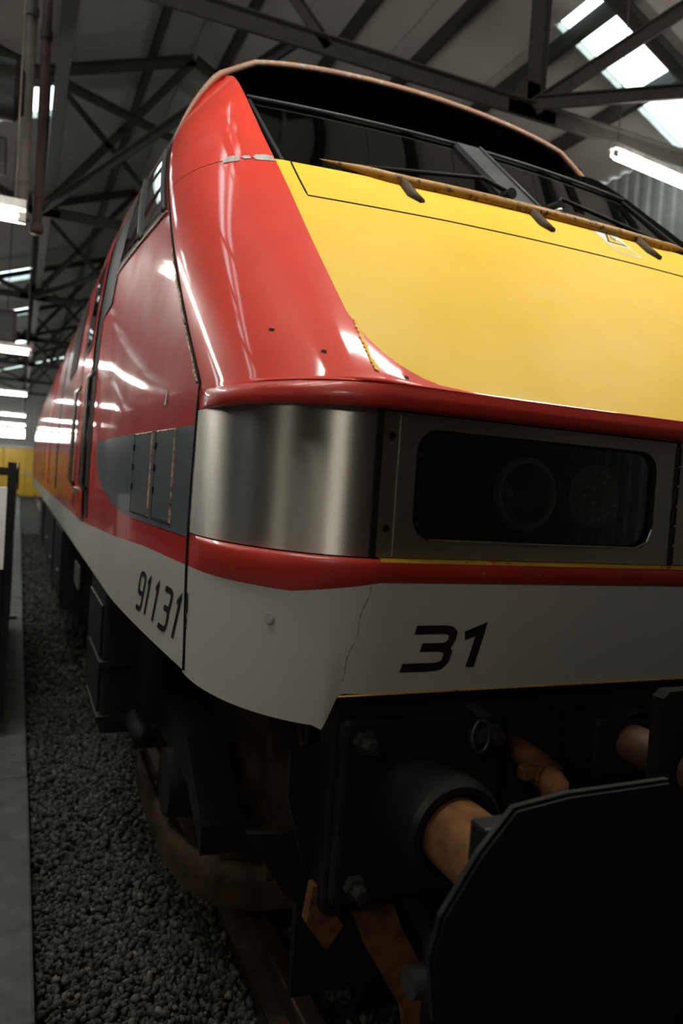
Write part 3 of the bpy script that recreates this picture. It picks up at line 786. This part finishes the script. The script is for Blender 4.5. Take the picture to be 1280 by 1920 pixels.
# yellow touch-up scratch on the red corner
pp = [(-1.036, 2.094), (-1.041, 2.05), (-1.043, 2.03), (-1.047, 1.99), (-1.047, 1.955)]
for i in range(len(pp) - 1):
    for j in range(4):
        k = j / 4; x = pp[i][0] + (pp[i + 1][0] - pp[i][0]) * k; z = pp[i][1] + (pp[i + 1][1] - pp[i][1]) * k
        w = random.uniform(.003, .007); h = random.uniform(.006, .011)
        patch([[(x - w, z), (x - w * .2, z + h), (x + w, z + h * .6), (x + w * .3, z - h * .5)]], 'yellow_scratch', 'yellow')
for za, zb_, w_ in ((1.915, 1.935, .012), (1.930, 1.962, .009)):
    q = [sidept(.82 - w_, za, .002), sidept(.82 + w_, za + .004, .002), sidept(.82 + w_ * .8, zb_, .002), sidept(.82 - w_ * .6, zb_ - .005, .002)]
    part(MB().add(q, [(0, 1, 2, 3)]), 'bare_filler_patch', 'chip_grey', smooth=False, fix=False)
for x, z in ((-1.13, 2.0), (-1.20, 2.06), (-.99, 1.95)):
    patch([[(x - .006, z), (x + .002, z - .004), (x + .006, z + .003), (x - .001, z + .006)]], 'paint_chip', 'gap', off=.001)
# hatch line on the yellow panel
gp = [(-.948, 2.752), (-.955, 2.66), (-.960, 2.572), (-.5, 2.580), (0, 2.578), (.5, 2.575), (.960, 2.572), (.948, 2.752)]
gg = []
for i in range(len(gp) - 1):
    for j in range(8):
        k = j / 8; gg.append(frontpt(gp[i][0] + (gp[i + 1][0] - gp[i][0]) * k, gp[i][1] + (gp[i + 1][1] - gp[i][1]) * k, -.001))
mb = strip(gg, .0035); part(mb, 'hatch_joint', 'gap')
# dirty rail at the foot of the windscreen with its brackets
def railpt(x):
    k = 1 - (x / .84) ** 2
    z = 2.790
    p = frontpt(x, z, 0); return p + Vector((0, -.05 * min(1, k * 2.0), .01 - .035 * min(1, k * 2)))
bar = [railpt(x) for x in np.linspace(-.84, .84, 40)]
mb = MB(); rows = []
for p in bar:
    kk = min(1, (1 - (p.x / .84) ** 2) * 3) * .98 + .02
    rows.append([p + Vector((0, a * kk, b * kk)) for a, b in ((.06, .015), (0, .017), (-.012, .005), (-.011, -.014), (.004, -.025), (.02, -.021), (.06, .010))])
mb.grid(rows); part(mb, 'windscreen_foot_rail', 'yellow_dirty', label='grimy brown and yellow rail below the windscreen')
for x in (-.045, .47, -.56):
    p = railpt(x); q = frontpt(x, 2.66, 0)
    mb = MB().tube([p + Vector((0, .005, -.01)), (p + q) / 2 + Vector((0, -.02, -.03)), q + Vector((.02, 0, 0))], [.018, .023, .013], 10); part(mb, 'rail_bracket', 'brown_dirt')
# wipers
for x0, x1 in ((-.10, -.75), (.12, .75)):
    w = empty('wiper', parent=loco)
    MB().lathe([(-.03, .001), (-.03, .02), (.03, .024), (.03, .001)], ws(x0, 2.83, -.01), 'y', 14).build('spindle', M['seal'], w, True, angle=40)
    a, b = ws(x0, 2.83, -.03), ws(x0 - .07 * (1 if x0 < 0 else -1), 2.90, -.03)
    MB().tube([a, b, ws(x1, 2.80, .0)], .008, 8).build('arm', M['seal'], w, True)
    MB().bar(ws(x1 - .0, 2.79, .015), ws(x0 * 2.6, 2.80, .015), .012, .03).build('blade', M['seal'], w)
MB().lathe([(-.02, .0005), (-.017, .008), (0, .012), (.02, .012)], ws(.10, 2.80, -.02), 'y', 12).build('washer_nozzle', M['galv'], loco, True)

# electrical warning label on the yellow panel
lb = empty('warning_label', parent=loco)
def lquad(pts, name, m_, off): 
    MB().add([frontpt(x, z, off) for x, z in pts], [tuple(range(len(pts)))]).build(name, M[m_], lb, fix=False)
lx, lz = .235, 2.630
lquad([(lx, lz), (lx + .125, lz - .002), (lx + .125, lz + .125), (lx, lz + .127)], 'backing', 'label_white', .002)
lquad([(lx + .01, lz + .006), (lx + .115, lz + .005), (lx + .115, lz + .045), (lx + .01, lz + .046)], 'text_field', 'label_yellow', .003)
lquad([(lx + .012, lz + .055), (lx + .113, lz + .055), (lx + .063, lz + .122)], 'triangle_border', 'black_paint', .003)
lquad([(lx + .026, lz + .061), (lx + .099, lz + .061), (lx + .063, lz + .110)], 'triangle', 'label_yellow', .004)
lquad([(lx + .066, lz + .103), (lx + .050, lz + .080), (lx + .062, lz + .082), (lx + .058, lz + .064), (lx + .076, lz + .088), (lx + .064, lz + .086)], 'lightning_bolt', 'black_paint', .005)

# side window, grey flash, hatches, door, numbers
sw = empty('side_window', parent=loco)
def side_poly(pts, off, n=10):
    """strip polygon between a front edge and a rear edge, following the body side; pts: (z, y_front, y_rear)"""
    return [[sidept(ya + (yb - ya) * k / n, z, off) for k in range(n + 1)] for z, ya, yb in pts]
WZ = np.linspace(2.66, 3.09, 9)
wf = lambda z: yseam(z) + .025
wr = lambda z: 2.36 + (z - 2.66) * .25
wlow = lambda y: 2.655 + max(0, (y - wf(2.66))) * .035
def wgrid(off, inset, m_, nm):
    rows = []
    for k in range(9):
        kk = k / 8; r = []
        for j in range(13):
            jj = j / 12
            za, zb_ = 2.655 + inset, 3.095 - inset
            z = za + (zb_ - za) * kk; y = wf(z) + inset + (wr(z) - wf(z) - 2 * inset) * jj
            r.append(sidept(y, z, off))
        rows.append(r)
    MB().grid(rows).build(nm, M[m_], sw, True, fix=False)
wgrid(.003, 0, 'seal', 'frame'); wgrid(.006, .035, 'glass', 'pane'); wgrid(.0045, .03, 'brow', 'reveal')
MB().tube([sidept(wf(z) + .03, z, .006) for z in np.linspace(2.67, 3.08, 8)], .011, 8).build('frame_bar', M['frame'], sw, True)
MB().tube([sidept(wf(z) + .42, z, .006) for z in np.linspace(2.67, 3.08, 8)], .013, 8).build('frame_bar', M['frame'], sw, True)
MB().tube([sidept(y, 2.648, .003) for y in np.linspace(wf(2.65), wr(2.65), 10)], .007, 8).build('sill_bead', M['wornline'], sw, True)
mb = MB(); rows = []
for z in np.linspace(1.566, 1.848, 14):
    ye = float(np.interp(z, [1.566, 1.585, 1.63, 1.70, 1.75, 1.81, 1.848], [1.30, 1.62, 2.00, 2.30, 2.40, 2.43, 2.43]))
    rows.append([sidept(yseam(z) + .006 + (ye - yseam(z)) * k / 16, z, .0015) for k in range(17)])
mb.grid(rows); part(mb, 'grey_flash', 'grey', label='slate grey flash with a curved rear end')
for ya, yb in ((.685, .900), (.960, 1.225)):
    h = MB().grid([[sidept(ya + (yb - ya) * k / 3, z, .005) for k in range(4)] for z in np.linspace(1.590, 1.838, 5)]).build('side_hatch', M['grey'], loco, True)
    for pts in ([(ya, 1.586), (yb, 1.586)], [(ya, 1.842), (yb, 1.842)], [(ya, 1.586), (ya, 1.842)], [(yb, 1.586), (yb, 1.842)]):
        MB().tube([sidept(y, z, .002) for y, z in pts], .0045, 6).build('shut_line', M['gap'] if pts[0][0] != ya or pts[1][0] == yb and pts[0][1] < 1.7 else M['wornline'], h)
    for z in (1.66, 1.725, 1.79):
        MB().tube([sidept(yb - .01, z, .004), sidept(yb - .01, z + .02, .004)], .006, 6).build('catch', M['gap'], h)
# cab door with recessed grab rails
cd = empty('cab_door', parent=loco)
def sgrid(ya, yb, za, zb_, off, m_, nm, n=5):
    MB().grid([[sidept(ya + (yb - ya) * k / n, z, off) for k in range(n + 1)] for z in np.linspace(za, zb_, 16)]).build(nm, M[m_], cd, True, fix=False)
sgrid(2.76, 3.00, 1.46, 3.02, .003, 'brow', 'grab_rail_recess'); sgrid(3.66, 3.92, 1.46, 3.02, .003, 'brow', 'grab_rail_recess')
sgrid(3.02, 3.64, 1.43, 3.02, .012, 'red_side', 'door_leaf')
sgrid(3.12, 3.54, 2.40, 2.92, .016, 'seal', 'window_frame'); sgrid(3.16, 3.50, 2.44, 2.88, .018, 'glass', 'pane')
for y in (2.88, 3.79):
    MB().tube([sidept(y, 1.60, .004), sidept(y, 1.64, .035), sidept(y, 2.2, .035), sidept(y, 2.24, .004)], .013, 10).build('grab_rail', M['galv'], cd, True)
MB().box(-1.395, -1.365, 3.30, 3.56, 1.565, 1.60, .006).build('handle', M['galv'], cd)
for (ya, yb, za, zb_) in ((2.36, 2.72, 2.50, 3.06), (4.6, 5.5, 2.45, 2.98)):
    MB().grid([[sidept(ya + (yb - ya) * k / 4, z, .006) for k in range(5)] for z in np.linspace(za, zb_, 6)]).build('side_equipment_panel', M['seal'], loco, True, fix=False)
for y in (6.5, 8.5, 10.5, 12.5, 14.5, 16.5, 18.3):
    mb = MB().tube([sidept(y, z, .0) for z in np.linspace(1.5, 3.1, 12)], .007, 6); part(mb, 'panel_joint', 'gap')

# numerals drawn as broad strokes
def ribbon(pts, w):
    n = len(pts); L = []; Rr = []
    for i, p in enumerate(pts):
        p = Vector(p)
        d1 = (p - Vector(pts[i - 1])).normalized() if i else None
        d2 = (Vector(pts[i + 1]) - p).normalized() if i < n - 1 else None
        d1 = d1 or d2; d2 = d2 or d1
        n1 = Vector((-d1.y, d1.x)); n2 = Vector((-d2.y, d2.x)); mm = (n1 + n2).normalized(); k = w / 2 / max(.5, mm.dot(n1))
        L.append(p + mm * k); Rr.append(p - mm * k)
    return L, Rr
GL = {'3': [[(.06, .97), (.72, .97), (.85, .94), (.93, .86), (.94, .72), (.90, .60), (.78, .53), (.30, .53)], [(.74, .53), (.88, .48), (.94, .38), (.94, .18), (.87, .07), (.72, .03), (.0, .03)]],
      '1': [[(.12, .80), (.52, .97), (.52, .0)]],
      '9': [[(.90, .45), (.32, .45), (.15, .50), (.08, .62), (.08, .82), (.15, .93), (.32, .97), (.66, .97), (.83, .93), (.90, .82), (.90, .18), (.83, .07), (.66, .03), (.15, .03)]]}
def numeral(ch, fn, x, z, w, h, st, slant, name, parent):
    r = MB()
    for pts in GL[ch]:
        dense = []
        for i in range(len(pts) - 1):
            for k in range(4): dense.append((pts[i][0] + (pts[i + 1][0] - pts[i][0]) * k / 4, pts[i][1] + (pts[i + 1][1] - pts[i][1]) * k / 4))
        dense.append(pts[-1]); q = [(a * w, b * h) for a, b in dense]
        L, Rr = ribbon(q, st)
        f3 = lambda p: fn(x + p.x + slant * p.y, z + p.y)
        r.grid([[f3(a) for a in L], [f3(b) for b in Rr]])
    o = r.build(name, M['black_paint'], parent, fix=False); return o
num = empty('front_number', parent=loco)
fn = lambda x, z: frontpt(x, z, .002) + Vector((0, .02 * max(0, 1 - (z - 1.289) / .237) ** 2, 0))
numeral('3', fn, -.948, 1.342, .110, .088, .019, .22, 'numeral', num)
numeral('1', fn, -.826, 1.342, .095, .088, .021, .22, 'numeral', num)
num2 = empty('side_number', parent=loco)
fs = lambda s, z: sidept(1.085 - s, z, .002)
for ch, s in (('9', .0), ('1', .112), ('1', .217), ('3', .318), ('1', .452)):
    numeral(ch, fs, s - .012, 1.286, .088 if ch != '1' else .055, .124, .0175, .62, 'numeral', num2)
MB().add([fs(.585, 1.418), fs(.605, 1.430), fs(.610, 1.385), fs(.592, 1.37)], [(0, 1, 2, 3)]).build('torn_mark', M['black_paint'], num2, fix=False)
MB().add([fs(.575, 1.315), fs(.590, 1.315), fs(.610, 1.372), fs(.597, 1.355)], [(0, 1, 2, 3)]).build('torn_mark', M['black_paint'], num2, fix=False)

# plug in the white corner
pl = plan(1.43, u_of_x(1.205, 1.43)); 
n_ = (plan(1.43, u_of_x(1.205, 1.43), out=.1) - pl).normalized()
def disc(c, n, r, nseg=16):
    u = n.cross(Vector((0, 0, 1))).normalized(); v = u.cross(n)
    return [c + (u * math.cos(2 * PI * k / nseg) + v * math.sin(2 * PI * k / nseg)) * r for k in range(nseg)]
mb = MB(); c = near(pl); nn = near(n_); a = disc(c + nn * .001, nn, .014); b = disc(c + nn * .004, nn, .011)
mb.grid([a + [a[0]], b + [b[0]]]); mb.add(b, [tuple(range(16))]); part(mb, 'plug', 'chip_grey')
# joint in the white skirt running down to the buffer cut-out
mb = strip([near(plan(z, 1.045 + .06 * (1.52 - z) / .23 + .004 * math.sin(z * 70), out=-.0008, yadd=.02 * max(0, 1 - (z - 1.289) / .237) ** 2)) for z in np.linspace(1.295, 1.52, 24)], .0016); part(mb, 'skirt_joint', 'wornline')

# ---- running gear
mb = MB().box(-1.07, 1.07, .06, .14, .80, 1.30, .008); part(mb, 'buffer_beam', 'black_metal', smooth=False)
mb = MB().box(-.95, .95, .50, .53, .30, 1.12); part(mb, 'light_block_plate', 'black_metal', smooth=False)  # added plate, blocks light from the space below the buffer beam
mb = strip([Vector((x, .018, 1.288)) for x in np.linspace(-1.085, 1.085, 12)], .0022); part(mb, 'skirt_edge', 'yellow_edge')
mb = MB().prism([(0, 0), (.17, .03), (.17, -.30), (.05, -.26), (0, -.10)], (0, .02, 0), (-1.14, .12, 1.14), (1, 0, 0), (0, 0, 1)); part(mb, 'footstep_bracket', 'black_metal', smooth=False)
mb = MB().prism([(0, 0), (.17, -.02), (.17, -.20), (.10, -.16)], (0, .02, 0), (-1.20, .2, .93), (1, 0, 0), (0, 0, 1)); part(mb, 'angled_stay', 'black_metal', smooth=False)
def buffer(s_):
    bf = empty('buffer', (s_ * .8635, 0, 1.035), loco)
    MB().box(-.20, .20, .02, .06, -.20, .20, .012).build('base_plate', M['buffer_black'], bf)
    MB().lathe([(.06, .135), (.03, .125), (.0, .118), (-.06, .112), (-.115, .110), (-.125, .100), (-.125, .086), (-.05, .084)], (0, 0, 0), 'y', 40).build('housing', M['buffer_black'], bf, True, angle=40)
    MB().lathe([(-.02, .073), (-.37, .073)], (0, 0, 0), 'y', 36).build('plunger', M['copper'], bf, True)
    out = [(-.24, -.02), (-.225, .045), (-.165, .135), (-.105, .20), (.0, .212), (.22, .215), (.29, .16), (.345, .06), (.36, -.05), (.34, -.16), (.26, -.25), (.12, -.29), (-.03, -.28), (-.16, -.21), (-.225, -.12)]
    cx = 0
    b = bmesh.new()
    vs = [b.verts.new((x + cx, -.435, z)) for x, z in out]; fc = b.faces.new(vs)
    ex = bmesh.ops.extrude_face_region(b, geom=[fc]); 
    for q in ex['geom']:
        if isinstance(q, bmesh.types.BMVert): q.co.y += .016
    bmesh.ops.recalc_face_normals(b, faces=b.faces)
    bmesh.ops.bevel(b, geom=[e for e in b.edges if all(abs(v.co.y + .435) < 1e-5 for v in e.verts)], offset=.006, segments=2, affect='EDGES')
    MB().bm(b).build('head', M['buffer_black'], bf)
    MB().box(-.135, .10, -.402, -.355, -.12, .155, .006).build('head_backing', M['buffer_black'], bf)
    for x in (-.155, .155):
        for z in (-.155, .155):
            MB().lathe([(.02, .026), (-.002, .026), (-.004, .016), (-.03, .016), (-.032, .001)], (x, 0, z), 'y', 6).build('bolt', M['bolt_dark'], bf)
    if s_ > 0: bf.scale = (-1, 1, 1)
buffer(-1); buffer(1)
# shackle ring and cocks on the beam
sh = empty('lifting_shackle', parent=loco)
MB().lathe([(-.03, .0005), (-.03, .012), (.06, .012)], (-.735, .02, 1.235), 'y', 12).build('eye_bolt', M['bolt'], sh, True, angle=40)
ring = [(-.742 + .022 * math.sin(t) - .006, -.012, 1.192 + .036 * math.cos(t)) for t in np.linspace(0, 2 * PI, 20)]
MB().tube(ring, .0045, 8).build('ring', M['bolt'], sh, True)
MB().box(-.76, -.71, .0, .06, 1.17, 1.20, .004).build('ring_lug', M['bolt'], sh)
hc = empty('brake_pipe_cock', parent=loco)
MB().tube([(-.60, .06, 1.13), (-.60, -.03, 1.125), (-.585, -.07, 1.09), (-.58, -.08, 1.0), (-.60, -.08, .9)], [.03, .03, .034, .026, .026], 12).build('pipe', M['rust'], hc, True)
MB().box(-.66, -.60, -.06, -.03, 1.10, 1.13, .006).build('lever', M['rust'], hc)
MB().lathe([(-.02, .001), (-.02, .036), (.03, .036), (.03, .001)], (-.592, -.045, 1.105), 'y', 14).build('body', M['rust'], hc, True, angle=40)
cp = empty('coupler', parent=loco)
MB().box(-.46, -.10, -.06, .06, 1.08, 1.225, .014).build('housing', M['buffer_black'], cp)
MB().lathe([(-.06, .07), (.0, .08), (.06, .09)], (-.34, 0, 1.165), 'y', 24).build('collar', M['buffer_black'], cp, True)
MB().lathe([(.0, .045), (-.20, .045), (-.21, .001)], (-.36, -.04, 1.165), 'y', 24).build('plunger', M['dull_plunger'], cp, True)
MB().prism([(-.46, .80), (-.46, 1.325), (-.44, 1.340), (-.1, 1.340), (-.1, .80)], (0, .03, 0), (0, -.235, 0), (1, 0, 0), (0, 0, 1)).build('face_plate', M['black_metal'], cp)
mb = MB().box(-.4, .4, -.10, .06, .72, .98, .02); part(mb, 'drawgear_block', 'black_metal', smooth=False)
# lower front: obstacle deflector, rusty guard irons, hose
pts = [(-1.10, 2.35), (-1.11, 1.9), (-1.10, 1.55), (-1.06, 1.35), (-.98, 1.22), (-.86, 1.15), (-.6, 1.10), (0, 1.08)]
mb = MB(); rows = [[(x, y, .17), (x - .006, y - .006, .25), (x, y, .33)] for x, y in pts]; rows2 = [[(p[0] + .03, p[1] + .03, p[2]) for p in r] for r in rows]
mb.grid([a + b[::-1] + [a[0]] for a, b in zip(rows, rows2)]); mb.mirror_x(); part(mb, 'obstacle_deflector', 'brown_dirt', label='curved deflector brown with brake dust')
mb = MB().prism([(-.045, 0), (.055, 0), (.10, -.10), (.20, -.27), (.24, -.46), (.16, -.46), (.12, -.30), (.02, -.14)], (0, .025, 0), (-.96, .08, .83), (1, 0, 0), (0, 0, 1)); part(mb, 'guard_iron', 'rust', smooth=False, label='rusty brown guard iron below the buffer beam')
mb = MB().prism([(-.03, 0), (.04, 0), (.02, -.06), (.05, -.10), (.01, -.15), (-.04, -.08)], (0, .03, 0), (-1.05, .09, .85), (1, 0, 0), (0, 0, 1)); part(mb, 'guard_stay', 'rust', smooth=False)
hs = empty('air_hose', parent=loco)
MB().tube([(-.84, .10, .80), (-.84, -.02, .76), (-.87, -.08, .71), (-.88, -.10, .62)], .022, 10).build('hose', M['black_metal'], hs, True)
MB().lathe([(-.06, .001), (-.06, .032), (-.02, .034), (-.02, .024), (.02, .024), (.02, .034), (.05, .034), (.05, .001)], (-.855, -.06, .70), 'x', 18).build('hose_coupling', M['bolt'], hs, True, angle=40)

def bogie(yc):
    bg = empty('bogie', (0, yc, .5), loco)
    for dy in (-1.675, 1.675):
        for s_ in (-1, 1):
            MB().lathe([(s_ * l, q) for l, q in ((-.07, .10), (-.07, .42), (-.065, .44), (-.065, .52), (-.045, .52), (-.035, .50), (.065, .495), (.067, .43), (.02, .40), (.02, .16), (.10, .15), (.10, .001))], (s_ * .755, dy, .003), 'x', 48).build('wheel', M['brown_dirt'], bg, True, angle=30)
            MB().lathe([(-.10, .001), (-.10, .13), (.05, .15), (.10, .14), (.12, .10), (.12, .001)], (s_ * 1.02, dy, 0), 'x', 24).build('axle_box', M['black_metal'], bg, True, angle=30)
        MB().lathe([(-.70, .085), (.70, .085)], (0, dy, 0), 'x', 16).build('axle', M['black_metal'], bg, True)
    for s_ in (-1, 1):
        prof = [(-2.2, .05), (-1.9, .26), (-.9, .26), (-.6, .02), (.6, .02), (.9, .26), (1.9, .26), (2.2, .05), (2.2, -.05), (1.95, .10), (1.3, .10), (.8, -.18), (-.8, -.18), (-1.3, .10), (-1.95, .10), (-2.2, -.05)]
        MB().prism(prof, (s_ * .14, 0, 0), (s_ * .95, 0, 0), (0, 1, 0), (0, 0, 1)).build('side_frame', M['black_metal'], bg)
        for dy in (-1.2, 1.2, 0):
            MB().lathe([(-.1, .001), (-.1, .10), (.35, .10), (.35, .001)], (s_ * 1.10, dy, .22), 'z', 16).build('spring', M['black_metal'], bg, True, angle=40)
        MB().tube([(s_ * 1.18, -1.5, .12), (s_ * 1.18, .3, .12)], .045, 12).build('damper', M['black_metal'], bg, True)
bogie(3.25); bogie(15.9)
mb = MB().box(-1.12, 1.12, .65, 19.0, 1.10, 1.215); part(mb, 'underframe', 'black_metal', smooth=False)
for i, (ya, yb, z, x) in enumerate(((2.0, 2.7, .56, 1.33), (5.9, 7.4, .42, 1.30), (7.6, 9.4, .35, 1.30), (9.6, 11.4, .40, 1.28), (11.6, 13.0, .42, 1.30))):
    for s_ in (-1, 1):
        bx = MB().box(min(s_ * x, s_ * .75 if i else s_ * 1.12), max(s_ * x, s_ * .75 if i else s_ * 1.12), ya, yb, z, 1.2, .015).build('equipment_case' if i else 'step_case', M['black_metal'], loco)
        MB().box(min(s_ * (x + .012), s_ * x), max(s_ * (x + .012), s_ * x), ya + .06, yb - .06, z + .06, 1.12, .004).build('cover', M['black_metal'], bx)
        if i: MB().bar((s_ * (x + .02), ya + .3, z + .3), (s_ * (x + .02), ya + .5, z + .3), .02, .02).build('latch', M['bolt'], bx)
        else:
            for zq in (.62, .86): MB().box(min(s_ * (x + .02), s_ * (x - .12)), max(s_ * (x + .02), s_ * (x - .12)), ya - .02, ya + .5, zq, zq + .025).build('tread', M['black_metal'], bx)
pl_ = MB().box(-1.345, -1.335, 3.4, 3.75, .98, 1.12); part(pl_, 'glint_plate', 'galv', smooth=False, label='small bright plate standing in for a glint under the cab door')  # bright steel colour stands in for a light glint by the steps
